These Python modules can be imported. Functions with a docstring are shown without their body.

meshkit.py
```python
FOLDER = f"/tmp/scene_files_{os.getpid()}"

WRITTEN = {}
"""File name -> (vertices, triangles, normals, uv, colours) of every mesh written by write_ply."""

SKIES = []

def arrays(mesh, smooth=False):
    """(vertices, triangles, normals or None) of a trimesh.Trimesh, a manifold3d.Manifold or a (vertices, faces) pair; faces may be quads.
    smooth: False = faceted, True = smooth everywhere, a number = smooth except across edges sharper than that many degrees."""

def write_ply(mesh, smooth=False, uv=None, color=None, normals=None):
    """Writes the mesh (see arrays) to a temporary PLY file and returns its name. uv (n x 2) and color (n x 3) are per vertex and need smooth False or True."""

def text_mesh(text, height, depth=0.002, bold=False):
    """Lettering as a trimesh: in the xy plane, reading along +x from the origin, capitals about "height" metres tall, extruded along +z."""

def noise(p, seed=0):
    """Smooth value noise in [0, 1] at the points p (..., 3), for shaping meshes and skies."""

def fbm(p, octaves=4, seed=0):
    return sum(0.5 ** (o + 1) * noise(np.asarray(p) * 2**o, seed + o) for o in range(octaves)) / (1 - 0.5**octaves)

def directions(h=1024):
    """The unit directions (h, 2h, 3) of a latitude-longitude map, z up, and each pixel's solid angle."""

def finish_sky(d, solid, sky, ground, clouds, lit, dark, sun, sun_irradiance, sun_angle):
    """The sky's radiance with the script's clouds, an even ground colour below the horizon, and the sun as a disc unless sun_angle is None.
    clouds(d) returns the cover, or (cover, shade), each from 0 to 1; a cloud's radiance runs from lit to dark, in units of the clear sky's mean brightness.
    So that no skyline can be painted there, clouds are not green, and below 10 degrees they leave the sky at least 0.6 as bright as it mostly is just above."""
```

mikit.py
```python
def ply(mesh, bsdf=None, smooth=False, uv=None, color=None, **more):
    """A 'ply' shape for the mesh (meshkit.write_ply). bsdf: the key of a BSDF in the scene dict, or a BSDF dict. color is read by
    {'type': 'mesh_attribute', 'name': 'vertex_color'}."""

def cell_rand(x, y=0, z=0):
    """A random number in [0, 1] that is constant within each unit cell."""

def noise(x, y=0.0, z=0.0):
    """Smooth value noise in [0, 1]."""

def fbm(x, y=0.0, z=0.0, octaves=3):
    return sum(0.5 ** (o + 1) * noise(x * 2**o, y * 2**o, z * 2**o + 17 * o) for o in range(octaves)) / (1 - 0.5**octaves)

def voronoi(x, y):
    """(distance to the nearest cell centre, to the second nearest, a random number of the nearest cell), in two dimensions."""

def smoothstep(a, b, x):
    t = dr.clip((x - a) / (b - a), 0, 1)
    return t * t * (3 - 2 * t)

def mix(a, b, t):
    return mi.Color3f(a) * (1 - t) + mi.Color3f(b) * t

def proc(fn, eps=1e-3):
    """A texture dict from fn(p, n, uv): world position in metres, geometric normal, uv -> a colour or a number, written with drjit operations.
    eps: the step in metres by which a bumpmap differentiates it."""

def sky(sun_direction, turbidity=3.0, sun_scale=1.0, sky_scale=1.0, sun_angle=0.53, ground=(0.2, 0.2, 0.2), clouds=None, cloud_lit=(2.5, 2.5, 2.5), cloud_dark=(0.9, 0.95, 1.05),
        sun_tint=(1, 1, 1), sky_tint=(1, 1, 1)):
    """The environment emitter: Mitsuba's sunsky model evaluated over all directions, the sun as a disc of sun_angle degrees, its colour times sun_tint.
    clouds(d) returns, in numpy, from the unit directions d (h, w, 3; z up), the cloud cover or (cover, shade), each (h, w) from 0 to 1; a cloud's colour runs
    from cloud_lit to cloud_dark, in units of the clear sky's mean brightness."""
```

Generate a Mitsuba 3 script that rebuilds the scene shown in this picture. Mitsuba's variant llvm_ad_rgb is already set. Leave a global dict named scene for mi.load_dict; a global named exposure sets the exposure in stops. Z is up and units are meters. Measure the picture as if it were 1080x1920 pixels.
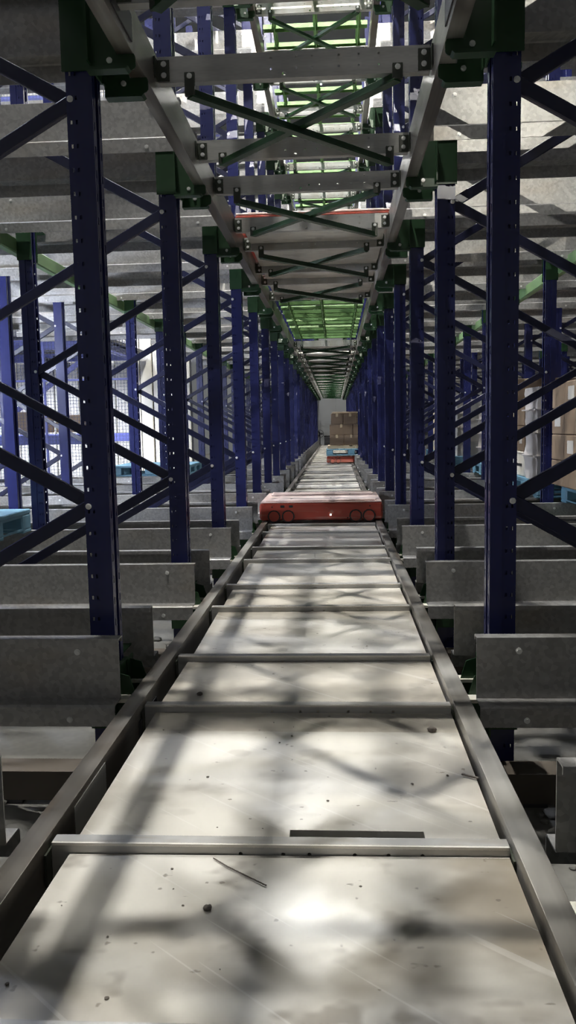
import math, random
import numpy as np, trimesh, mitsuba as mi, drjit as dr, mikit, meshkit
from mikit import noise, fbm, voronoi, cell_rand, smoothstep, mix
from shapely.geometry import Polygon, LineString, box as sbox
from shapely.ops import unary_union
from shapely import affinity
T = mi.ScalarTransform4f
random.seed(7)
scene, labels = {}, {}
exposure = 1.5

# ------------------------------------------------------------------ camera
F, YAW, PITCH, ROLL = 1515.78, 0.0597, 0.1057, -0.0192
cy_, sy_, cp_, sp_ = math.cos(YAW), math.sin(YAW), math.cos(PITCH), math.sin(PITCH)
fwd = np.array([-sy_ * cp_, cy_ * cp_, -sp_]); rgt = np.array([cy_, sy_, 0.0]); upv = np.cross(rgt, fwd)
up2 = -math.sin(ROLL) * rgt + math.cos(ROLL) * upv
scene['camera'] = {'type': 'perspective', 'fov': math.degrees(2 * math.atan(540 / F)), 'fov_axis': 'x', 'near_clip': 0.05, 'far_clip': 200.0,
                   'to_world': T().look_at(origin=[0, 0, 0], target=fwd.tolist(), up=up2.tolist())}

# ------------------------------------------------------------------ layout constants
D, Y1 = 1.4, 2.75            # pitch of the upright rows along the aisle, first row in view
LV = [0.0, 2.19, 4.42]       # rack levels
XL1, XL2, XR1, XR2 = -0.77, -2.12, 0.51, 1.83       # outer faces of the uprights of the frames that flank the aisle
ZB = -0.26                   # a bracing node on the aisle side
FLOOR, CEIL, FRAME_TOP = -1.25, 9.8, 5.9
C0, C1 = 1.6065, 2.4587      # cross members: near edges in the first bay
KN = 25
KS = range(-2, KN)
YW = 39.0                    # the wall at the end of the aisle
LAMP = 46.0                  # radiance of the high-bay lamps

# ------------------------------------------------------------------ lamps (high-bay strips under the roof)
def bx(x0, x1, y0, y1, z0, z1):
    m = trimesh.creation.box((abs(x1 - x0), abs(y1 - y0), abs(z1 - z0)))
    m.apply_translation(((x0 + x1) / 2, (y0 + y1) / 2, (z0 + z1) / 2)); return m
cat = trimesh.util.concatenate
# kind, x, y, z, strength, aim: 'bay' hangs and shines down, 'flood' is aimed, added out of view to brighten the left rails, 'tube' is a bulkhead tube under a girder
lamp_spots = [('bay', -1.3, 2.6, 9.2, 95.0), ('bay', -0.9, 7.0, 9.2, 95.0), ('bay', -0.5, 12.0, 9.2, 110.0), ('bay', -0.3, 17.0, 9.2, 110.0), ('bay', -0.3, 23.0, 9.2, 110.0), ('bay', -0.3, 29.0, 9.2, 80.0), ('bay', -0.3, 35.0, 9.2, 4.0),
              ('bay', -6.0, 5.0, 9.2, 40.0), ('bay', -7.5, 11.0, 9.2, 60.0), ('bay', -7.5, 24.0, 9.2, 60.0),
              ('tube', -5.0, 14.4, 1.12, 1.5), ('tube', -6.8, 14.4, 1.12, 1.5), ('tube', -4.9, 14.2, 4.9, 2.0), ('flood', -4.75, 5.6, 0.75, 3.4, (0.45, 0.86, -0.22))]
added_spots = [((1.15, -1.3, 3.2), (1.36, 3.9, 1.42), 11.5, 24.0), ((-0.1, -4.0, 5.7), (-0.1, 7.5, 3.75), 13.0, 330.0)]  # unseen spots, added to brighten the overhead rails

# ------------------------------------------------------------------ materials
def two(b): return {'type': 'twosided', 'bsdf': b}
def rgb(*c): return {'type': 'rgb', 'value': list(c)}
def prin(col, rough=0.5, metal=0.0, spec=0.5, **k):
    return {'type': 'principled', 'base_color': col if isinstance(col, dict) else rgb(*col), 'roughness': rough, 'metallic': metal, 'specular': spec, **k}
def mat(name, b): scene['mat_' + name] = two(b); return 'mat_' + name

M = {}
M['blue'] = mat('blue', prin((0.016, 0.0195, 0.088), 0.28))
M['blue_brace'] = mat('blue_brace', prin((0.013, 0.015, 0.045), 0.34))
M['blue_lift'] = mat('blue_lift', prin((0.10, 0.115, 0.33), 0.45))
M['green'] = mat('green', prin((0.016, 0.050, 0.019), 0.42))
M['green_tie'] = mat('green_tie', prin((0.17, 0.29, 0.13), 0.45))
M['green_lattice'] = mat('green_lattice', prin((0.17, 0.32, 0.11), 0.45))
M['clip'] = mat('clip', prin((0.035, 0.042, 0.028), 0.4))
M['bolt'] = mat('bolt', prin((0.72, 0.72, 0.70), 0.35, 0.15))
M['black'] = mat('black', prin((0.012, 0.012, 0.012), 0.5))

def galv(p, n, uv):
    a, b, r = voronoi(p.x * 75.0 + p.y * 31.0, p.z * 75.0 + p.y * 47.0)
    big = fbm(p.x * 1.3, p.y * 2.1, p.z * 4.0)
    streak = noise(p.x * 0.9, p.y * 9.0, p.z * 26.0)
    v = 0.33 * (0.84 + 0.30 * r) * (0.90 + 0.14 * big + 0.08 * streak)
    dust = smoothstep(0.55, 0.8, fbm(p.x * 3.0 + 5.0, p.y * 3.0, p.z * 7.0))
    return mix(mi.Color3f(1.0, 0.985, 0.955) * v, mi.Color3f(0.93, 0.86, 0.77) * v * 1.05, dust)
M['galv'] = mat('galv', prin(mikit.proc(galv), 0.42, 0.35))

def member(p, n, uv):
    v = 0.42 * (0.8 + 0.35 * fbm(p.x * 2.0, p.y * 5.0, p.z * 30.0) + 0.12 * noise(p.x * 60.0, p.y * 40.0, p.z * 200.0))
    return mix(mi.Color3f(v, v * 0.985, v * 0.94), mi.Color3f(0.31, 0.27, 0.21), smoothstep(0.5, 0.85, fbm(p.x * 7.0, p.y * 30.0, 3.0)) * 0.55)
M['member'] = mat('member', prin(mikit.proc(member), 0.4, 0.25))

def railc(p, n, uv):
    w = smoothstep(0.45, 0.72, fbm(p.x * 9.0, p.y * 1.15 + 0.37, p.z * 3.0))
    fine = 0.93 + 0.14 * noise(p.x * 160.0, p.y * 3.0, p.z * 160.0)
    r = smoothstep(0.58, 0.78, fbm(p.x * 12.0, p.y * 2.3 + 9.0, 1.0))
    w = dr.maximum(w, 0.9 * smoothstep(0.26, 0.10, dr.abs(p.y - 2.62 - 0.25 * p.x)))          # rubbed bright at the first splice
    base = mix(mi.Color3f(0.15, 0.137, 0.12), mi.Color3f(0.42, 0.405, 0.37), w)
    return mix(base, mi.Color3f(0.16, 0.12, 0.085), r * 0.6) * fine
M['rail'] = mat('rail', prin(mikit.proc(railc), 0.34, 0.45))

def boardc(p, n, uv):
    cell = dr.floor((p.y - C0) / D * 2.0 + 0.01)
    tint = cell_rand(cell, 3.0)
    base = mix(mi.Color3f(0.57, 0.53, 0.455), mi.Color3f(0.64, 0.62, 0.57), tint)
    base = base * (0.92 + 0.14 * fbm(p.x * 2.0, p.y * 7.0, cell, octaves=3))
    first = 1.0 - smoothstep(1.60, 1.66, p.y)                        # the nearest board is the dirtiest, most of all on its right half
    half = first * smoothstep(-0.20, 0.10, p.x)
    st = smoothstep(0.42, 0.72, fbm(p.x * 3.4 + cell * 7.3, p.y * 5.2, 2.0, octaves=4) + 0.10 * half)
    amount = 0.38 + 0.12 * first + 0.38 * half
    base = mix(base, mi.Color3f(0.22, 0.185, 0.135), st * amount)
    blot = smoothstep(0.62, 0.80, fbm(p.x * 11.0, p.y * 14.0, cell + 9.0, octaves=3))
    base = mix(base, mi.Color3f(0.19, 0.16, 0.12), blot * (0.20 + 0.42 * first))
    spot = smoothstep(0.82, 0.90, fbm(p.x * 34.0, p.y * 42.0, cell + 5.0, octaves=3))
    base = mix(base, mi.Color3f(0.13, 0.105, 0.08), spot * 0.6)
    edge = smoothstep(0.05, 0.0, dr.minimum(dr.abs(p.x + 0.578), dr.abs(p.x - 0.346))) * noise(p.x * 30.0, p.y * 12.0)
    base = mix(base, mi.Color3f(0.30, 0.26, 0.20), edge * 0.5)
    sc = smoothstep(0.86, 0.92, noise(p.x * 5.0 + p.y * 9.0, p.y * 70.0 + p.x * 60.0))
    return mix(base, mi.Color3f(0.72, 0.70, 0.66), sc * 0.25)
def boardr(p, n, uv):
    return 0.19 + 0.20 * fbm(p.x * 4.0, p.y * 5.0, 8.0)
M['board'] = mat('board', prin(mikit.proc(boardc), mikit.proc(boardr), 0.0, 0.55))

def concrete(p, n, uv):
    v = 0.17 * (0.72 + 0.4 * fbm(p.x * 2.0, p.y * 2.0, p.z * 2.0, octaves=4) + 0.12 * noise(p.x * 60.0, p.y * 60.0))
    return mi.Color3f(v * 0.98, v * 0.95, v * 0.86)
M['concrete'] = mat('concrete', prin(mikit.proc(concrete), 0.6))
def paint_wall(p, n, uv):
    seam = 1.0 - 0.25 * (1.0 - smoothstep(0.0, 0.012, dr.abs(dr.abs((p.x + p.y) / 1.1 - dr.floor((p.x + p.y) / 1.1)) - 0.5)))
    v = 0.27 * (0.9 + 0.15 * fbm(p.x, p.y, p.z * 1.5))
    return mi.Color3f(v * 0.97, v * 0.99, v) * seam
M['wall'] = mat('wall', prin(mikit.proc(paint_wall), 0.6))
M['roof'] = mat('roof', prin((0.20, 0.205, 0.21), 0.7))
M['white'] = mat('white', prin((0.78, 0.78, 0.76), 0.55))
M['cream'] = mat('cream', prin((0.74, 0.71, 0.62), 0.6))
def cardboard(p, n, uv):
    v = 0.9 + 0.2 * fbm(p.x * 8.0, p.y * 8.0, p.z * 8.0)
    flute = 0.97 + 0.06 * noise(p.x * 90.0, p.y * 90.0, p.z * 6.0)
    return mi.Color3f(0.215, 0.155, 0.105) * v * flute
M['card'] = mat('card', prin(mikit.proc(cardboard), 0.75))
M['card_pale'] = mat('card_pale', prin((0.60, 0.47, 0.31), 0.7))
M['tape'] = mat('tape', prin((0.55, 0.45, 0.30), 0.25))
M['paper'] = mat('paper', prin((0.55, 0.53, 0.49), 0.5))
M['film'] = mat('film', prin((0.52, 0.49, 0.46), 0.18, 0.0, 0.8))
M['pallet'] = mat('pallet', prin((0.13, 0.28, 0.38), 0.45))
def redp(p, n, uv):
    w = smoothstep(0.62, 0.74, fbm(p.x * 6.0, p.y * 6.0, p.z * 9.0, octaves=4))
    low = smoothstep(0.30, 0.06, p.z + 1.0) * smoothstep(0.5, 0.7, fbm(p.x * 4.0, 2.0, p.z * 30.0))
    return mix(mi.Color3f(0.36, 0.052, 0.030), mi.Color3f(0.40, 0.30, 0.24), dr.maximum(w, low) * 0.55)
M['red'] = mat('red', prin(mikit.proc(redp), 0.4))
M['lit_red_top'] = mat('lit_red_top', prin((0.78, 0.60, 0.54), 0.35))  # red cover plates; overhead light and dust put into the pale pink
M['shaded_steel'] = mat('shaded_steel', prin((0.085, 0.070, 0.055), 0.6))  # base channels: shade under the pallet rails put into a dark colour
M['edge_highlight'] = mat('edge_highlight', prin((0.66, 0.63, 0.57), 0.35, 0.1))  # pale strip, paints the highlight along the front edge of cross members
M['wood'] = mat('wood', prin((0.55, 0.45, 0.30), 0.7))
M['dark_steel'] = mat('dark_steel', prin((0.05, 0.05, 0.055), 0.45, 0.2))
M['wire'] = mat('wire', prin((0.06, 0.07, 0.13), 0.5))
M['stone'] = mat('stone', prin((0.15, 0.13, 0.11), 0.8))
M['sticker'] = mat('sticker', prin((0.40, 0.39, 0.36), 0.5))

# ------------------------------------------------------------------ helpers
UNITS = 'first second third fourth fifth sixth seventh eighth ninth'.split()
ORD = ('first second third fourth fifth sixth seventh eighth ninth tenth eleventh twelfth thirteenth fourteenth fifteenth sixteenth seventeenth eighteenth '
       'nineteenth twentieth').split() + ['twenty-' + u for u in UNITS] + ['thirtieth'] + ['thirty-' + u for u in UNITS] + ['fortieth'] + ['forty-' + u for u in UNITS] + ['fiftieth'] + ['fifty-' + u for u in UNITS]
count = {}
def numbered(name):
    n = count.get(name, 0); count[name] = n + 1
    return name if n == 0 else f'{name}_{n:03d}'
def tag(key, label=None, category=None, group=None, kind=None):
    if category and not kind: kind = 'thing'
    d = {k: v for k, v in (('label', label), ('category', category), ('group', group), ('kind', kind)) if v}
    labels[key] = d
def part(parent, name, mesh, m, smooth=False):
    key = f'{parent}__{numbered(parent + "__" + name)[len(parent) + 2:]}'
    scene[key] = mikit.ply(mesh, M.get(m, m), smooth); return key
def shared(name, parts):
    """A shape group: parts is a list of (name, mesh, material[, smooth])."""
    g, seen = {'type': 'shapegroup'}, {}
    for p in parts:
        n = seen.get(p[0], 0); seen[p[0]] = n + 1
        g[p[0] if n == 0 else f'{p[0]}_{n:03d}'] = mikit.ply(p[1], M[p[2]], p[3] if len(p) > 3 else False)
    scene['shape_' + name] = g
    return 'shape_' + name
def put(name, group_key, x=0, y=0, z=0, label=None, category=None, group=None, rotz=0):
    key = numbered(name)
    tr = T().translate([x, y, z])
    if rotz: tr = tr.rotate([0, 0, 1], rotz)
    scene[key] = {'type': 'instance', 'shapegroup': {'type': 'ref', 'id': group_key}, 'to_world': tr}
    tag(key, label, category, group); return key
def extr(poly, axis, a, b):
    """Extrudes a shapely polygon from a to b along an axis; the polygon's plane is (y,z) for x, (x,z) for y, (x,y) for z."""
    polys = list(getattr(poly, 'geoms', [poly])); out = []
    for p in polys:
        m = trimesh.creation.extrude_polygon(p, b - a, engine='earcut'); v = m.vertices.copy(); f = m.faces
        if axis == 'z': w = np.stack([v[:, 0], v[:, 1], v[:, 2] + a], 1)
        elif axis == 'x': w = np.stack([v[:, 2] + a, v[:, 0], v[:, 1]], 1)
        else: w = np.stack([v[:, 0], v[:, 2] + a, v[:, 1]], 1); f = f[:, ::-1]
        out.append(trimesh.Trimesh(w, f, process=False))
    return cat(out)
def rbox(x0, x1, y0, y1, z0, z1, r=0.004):
    """A box with chamfered edges."""
    import manifold3d as m3
    pts = []
    for sx in (0, 1):
        for sy in (0, 1):
            for sz in (0, 1):
                c = np.array([(x0, x1)[sx], (y0, y1)[sy], (z0, z1)[sz]]); d = np.array([1 - 2 * sx, 1 - 2 * sy, 1 - 2 * sz]) * r
                for a in range(3):
                    e = d.copy(); e[a] = 0; pts.append(c + e)
    h = m3.Manifold.hull_points(np.array(pts, np.float64)).to_mesh()
    return trimesh.Trimesh(h.vert_properties[:, :3], h.tri_verts, process=False)
def bar(p, q, w, h, up=(0, 0, 1)):
    """A chamfered bar of section w (across) x h (along up) from p to q."""
    p, q = np.array(p, float), np.array(q, float); d = q - p; L = np.linalg.norm(d); d /= L
    s = np.cross(d, up); s /= np.linalg.norm(s); u = np.cross(s, d)
    m = rbox(0, L, -w / 2, w / 2, -h / 2, h / 2, min(w, h) * 0.12)
    m.apply_transform(np.array([[d[0], s[0], u[0], p[0]], [d[1], s[1], u[1], p[1]], [d[2], s[2], u[2], p[2]], [0, 0, 0, 1.0]])); return m
def disc(c, r, depth, axis='y', n=16):
    m = trimesh.creation.cylinder(r, depth, sections=n)
    if axis == 'y': m.apply_transform(trimesh.transformations.rotation_matrix(math.pi / 2, [1, 0, 0]))
    if axis == 'x': m.apply_transform(trimesh.transformations.rotation_matrix(math.pi / 2, [0, 1, 0]))
    m.apply_translation(c); return m
def hexbolt(c, r, axis='y', s=-1):
    """A hexagon head on a washer; s is the side it faces."""
    o = {'x': (s, 0, 0), 'y': (0, s, 0), 'z': (0, 0, s)}[axis]; c = np.array(c, float); o = np.array(o)
    return cat([disc(c + o * 0.001, r * 1.35, 0.003, axis, 14), disc(c + o * r * 0.45, r, r * 0.8, axis, 6)])

# ------------------------------------------------------------------ the shell
def struct(name, mesh, m, label, kind='structure'):
    scene[name] = mikit.ply(mesh, M[m]); tag(name, label, None, None, kind)
struct('floor', bx(-14, 14, -7.5, YW + 1, FLOOR - 0.2, FLOOR), 'concrete', 'pale dusty concrete floor under the racks')
struct('ceiling', bx(-14, 14, -7.5, YW + 1, CEIL, CEIL + 0.2), 'roof', 'grey roof deck above the racks')
struct('wall_far', bx(-14, 14, YW, YW + 0.2, FLOOR, CEIL), 'wall', 'plain grey wall at the far end of the aisle')
struct('wall_back', bx(-14, 14, -7.7, -7.5, FLOOR, CEIL), 'wall', 'grey wall at the near end of the hall')
struct('wall_left', bx(-14.2, -14, -7.5, YW + 1, FLOOR, CEIL), 'wall', 'pale wall on the left of the hall')
struct('wall_right', bx(14, 14.2, -7.5, YW + 1, FLOOR, CEIL), 'wall', 'grey wall on the right of the hall')

def aimed(mesh, x, y, z, aim):
    a = np.array(aim, float); a /= np.linalg.norm(a); w = -a
    u = np.cross([0, 0, 1.0], w) if abs(w[2]) < 0.99 else np.array([1.0, 0, 0]); u /= np.linalg.norm(u); v = np.cross(w, u)
    mesh.apply_transform(np.array([[u[0], v[0], w[0], x], [u[1], v[1], w[1], y], [u[2], v[2], w[2], z], [0, 0, 0, 1.0]])); return mesh
for i, spot in enumerate(lamp_spots):
    kind, x, y, z, st = spot[:5]; aim = spot[5] if len(spot) > 5 else (0, 0, -1)
    k = numbered({'bay': 'high_bay_lamp', 'flood': 'added_flood_lamp', 'tube': 'tube_lamp'}[kind])
    w, l = {'bay': (0.14, 0.14), 'flood': (0.42, 0.34), 'tube': (0.20, 1.3)}[kind]
    part(k, 'housing', aimed(rbox(-w / 2 - 0.02, w / 2 + 0.02, -l / 2 - 0.02, l / 2 + 0.02, 0, 0.08, 0.01), x, y, z, aim), 'dark_steel')
    part(k, 'heat_sink', aimed(cat([bx(-w / 2 + q * w / 6, -w / 2 + q * w / 6 + 0.012, -l / 2, l / 2, 0.08, 0.13) for q in range(6)]), x, y, z, aim), 'dark_steel')
    top = CEIL if kind == 'bay' else {1.12: 1.33, 4.9: 5.13}.get(z, CEIL)
    if kind == 'flood': part(k, 'stand', cat([bx(x - 0.02, x + 0.02, y - 0.14, y - 0.10, FLOOR, z)] + [bar((x, y - 0.12, FLOOR + 0.35), (x + 0.3 * math.cos(q), y - 0.12 + 0.3 * math.sin(q), FLOOR + 0.02), 0.02, 0.02) for q in (0.5, 2.6, 4.7)]), 'dark_steel')
    else: part(k, 'stem', bx(x - 0.012, x + 0.012, y - 0.012, y + 0.012, z + 0.1, top), 'dark_steel')
    e = f'{k}__diffuser'
    em = aimed(trimesh.Trimesh([[-w / 2, -l / 2, -0.004], [w / 2, -l / 2, -0.004], [w / 2, l / 2, -0.004], [-w / 2, l / 2, -0.004]], [[0, 2, 1], [0, 3, 2]], process=False), x, y, z, aim)
    scene[e] = mikit.ply(em, M['white'])
    cool = (0.88, 0.96, 1.14) if x < -3 else (1.0, 0.985, 0.93)
    scene[e]['emitter'] = {'type': 'area', 'radiance': rgb(*[LAMP * st * c for c in cool])}
    tag(k, {'bay': f'square high-bay lamp under the roof above the {"aisle" if i < 7 else "left rack"}, {ORD[i if i < 7 else i - 7]} from the camera', 'flood': 'added square flood lamp on a tripod at the outer end of the left rack',
            'tube': f'long bulkhead lamp on the left of the racks, {ORD[i - 10]} of its kind'}[kind], 'lamp', {'bay': 'high-bay lamps under the roof', 'tube': 'bulkhead lamps of the lift tower'}.get(kind))

for o, t, cut, power in added_spots:
    k = numbered('added_spot_lamp'); d = np.array(t) - np.array(o)
    part(k, 'housing', aimed(disc((0, 0, 0.09), 0.07, 0.16, 'z', 20), *o, d), 'dark_steel'); part(k, 'stem', bx(o[0] - 0.01, o[0] + 0.01, o[1] - 0.01, o[1] + 0.01, o[2] + 0.1, CEIL), 'dark_steel')
    scene['light_' + k] = {'type': 'spot', 'to_world': T().look_at(origin=list(o), target=list(t), up=[0, 0, 1]), 'cutoff_angle': cut, 'beam_width': cut * 0.45, 'intensity': rgb(power, power * 0.96, power * 0.84)}
    tag(k, 'added round spot lamp behind the camera aimed ' + ('at the overhead rails of the right rack' if o[2] < 4 else 'along the second level overhead'), 'lamp')

# ------------------------------------------------------------------ upright frames (two uprights, zigzag bracing, green rail brackets)
def holes(u, z0, z1, pitch, w, h, start):
    return [sbox(u - w / 2, z - h / 2, u + w / 2, z + h / 2) for z in np.arange(z0 + start, z1 - 0.03, pitch)]
def upright_mesh(s, holes_on=True):
    """Open omega section, local: outer face at x=0, the section reaching to x=-s*0.088; y centred; z in world."""
    z0, z1, t = FLOOR + 0.01, FRAME_TOP, 0.003
    parts = []
    X = lambda u: -s * u                               # u: distance behind the outer face
    def plate_yz(u, y0, y1, hs=()):                    # plate in the plane of the outer face
        poly = sbox(y0, z0, y1, z1)
        if hs: poly = poly.difference(unary_union(hs))
        a, b = sorted((X(u), X(u + t))); parts.append(extr(poly, 'x', a, b))
    def plate_xz(y, u0, u1, hs=()):
        a, b = sorted((X(u0), X(u1))); poly = sbox(a, z0, b, z1)
        if hs: poly = poly.difference(unary_union(hs))
        parts.append(extr(poly, 'y', y - t / 2, y + t / 2))
    front = [q for v in (-0.033, 0.033) for q in holes(v, z0, z1, 0.075, 0.011, 0.026, 0.05)] if holes_on else []
    plate_yz(0.0, -0.049, -0.016, [h for h in front if h.centroid.x < 0]); plate_yz(0.0, 0.016, 0.049, [h for h in front if h.centroid.x > 0])
    plate_yz(0.010, -0.018, 0.018)
    for sy in (-1, 1):
        plate_xz(sy * 0.0165, 0.0, 0.012)
        plate_xz(sy * 0.0475, 0.0, 0.040)
        plate_yz(0.038, min(sy * 0.041, sy * 0.049), max(sy * 0.041, sy * 0.049))
        hs = [h for u in (0.056, 0.074) for h in holes(X(u), z0, z1, 0.075, 0.007, 0.013, 0.0125 + 0.05)] if holes_on else []
        plate_xz(sy * 0.0405, 0.038, 0.088, hs)
        plate_yz(0.085, min(sy * 0.022, sy * 0.042), max(sy * 0.022, sy * 0.042))
    return cat(parts)
def bracket_parts(xo, s, zc):
    """Green clamp round an upright at a level, with two arms that carry the guide rail. xo: outer face, s: +1 when the aisle is towards +x. zc: level."""
    out = []
    X = lambda u: xo + s * u
    z0, z1 = zc + 1.150 - 2.19, zc + 1.368 - 2.19
    a, b = sorted((X(0.006), X(-0.094)))
    out.append(('bracket', cat([bx(a, b, -0.058, -0.0515, z0, z1), bx(a, b, 0.0515, 0.058, z0, z1), bx(min(X(0.002), X(0.008)), max(X(0.002), X(0.008)), -0.058, 0.058, z0, z1),
                                bx(min(X(-0.094), X(0.014)), max(X(-0.094), X(0.014)), -0.064, 0.064, z1, z1 + 0.005)]), 'green'))
    tip = 0.155
    prof = [(0.006, z0 - 0.022), (tip - 0.02, z0 - 0.022), (tip - 0.006, z0 - 0.017), (tip, z0 - 0.008), (tip, z0 + 0.020), (tip - 0.004, z0 + 0.029), (0.092, z0 + 0.029), (0.088, z0 + 0.09), (0.055, z1 - 0.02), (0.006, z1 - 0.005)]
    poly = Polygon([(X(u), z) for u, z in prof])
    for y0 in (-0.13, 0.085):
        lip = extr(Polygon([(X(u), z) for u, z in [(0.006, z0 - 0.030), (tip - 0.024, z0 - 0.030), (tip - 0.015, z0 - 0.022), (0.006, z0 - 0.022)]]), 'y', y0, y0 + 0.045)
        back = bx(min(X(0.008), X(0.014)), max(X(0.008), X(0.014)), min(y0, -0.058) if y0 < 0 else 0.05, y0 + 0.045 if y0 > 0 else -0.05, z0, z1)
        web = extr(poly, 'y', y0 + (0.040 if y0 < 0 else 0.0), y0 + (0.045 if y0 < 0 else 0.005))
        out.append(('rail_arm', cat([lip, back, web]), 'green'))
        if zc == 0: out.append(('shim_plate', bx(min(X(0.016), X(0.092)), max(X(0.016), X(0.092)), y0 - 0.012, y0 + 0.039, z0 + 0.122, z0 + 0.134), 'cream'))
        out.append(('bracket_bolt', hexbolt((X(0.072), y0 + (0.040 if y0 < 0 else 0.0), z0 + 0.012), 0.007), 'bolt'))
    return out
def frame_parts(xa, xb, sa, levels_a, levels_b, near=True):
    """xa: outer face of the upright at the aisle, xb: outer face of the other one, sa: direction in which xa faces."""
    P = [('upright', upright_mesh(sa, near), 'blue')]
    m = upright_mesh(-sa, near); m.apply_translation((xb - xa, 0, 0)); P.append(('upright', m, 'blue'))
    na, nb = -sa * 0.075, (xb - xa) + sa * 0.075
    z, side, pts = ZB - 1.33, 0, []
    zz = ZB - 0.665
    pts = []
    i = 0
    while zz < FRAME_TOP - 0.1:
        pts.append((nb if i % 2 == 0 else na, zz)); zz += 0.665; i += 1
    for j, (p, q) in enumerate(zip(pts[:-1], pts[1:])):
        off = 0.013 if j % 2 else -0.013
        P.append(('brace', bar((p[0], off, p[1]), (q[0], off, q[1]), 0.024, 0.047), 'blue_brace'))
    for x, z in pts:
        P.append(('bolt', cat([hexbolt((x, -0.042, z), 0.0078), hexbolt((x, 0.042, z), 0.0078, s=1)]), 'bolt'))
    for x in (0.0, xb - xa):
        s_ = sa if x == 0 else -sa
        cx = x - s_ * 0.045
        P.append(('foot_plate', cat([rbox(cx - 0.075, cx + 0.075, -0.085, 0.085, FLOOR, FLOOR + 0.012, 0.003)]), 'dark_steel'))
    for zc in levels_a:
        P += bracket_parts(0.0, sa, zc)
    for zc in levels_b:
        z0, z1 = zc + 1.150 - 2.19, zc + 1.368 - 2.19
        x = xb - xa
        a, b = sorted((x + sa * 0.094, x - sa * 0.006))
        P.append(('clamp', cat([bx(a, b, -0.058, -0.0515, z0, z1), bx(a, b, 0.0515, 0.058, z0, z1), bx(x - sa * 0.008 if sa > 0 else x + 0.002, x - 0.002 if sa > 0 else x + 0.008, -0.058, 0.058, z0, z1)]), 'green'))
    return P
GL = shared('frame_left', frame_parts(XL1, XL2, 1, LV, LV))
GR = shared('frame_right', frame_parts(XR1, XR2, -1, LV, LV))
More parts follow.
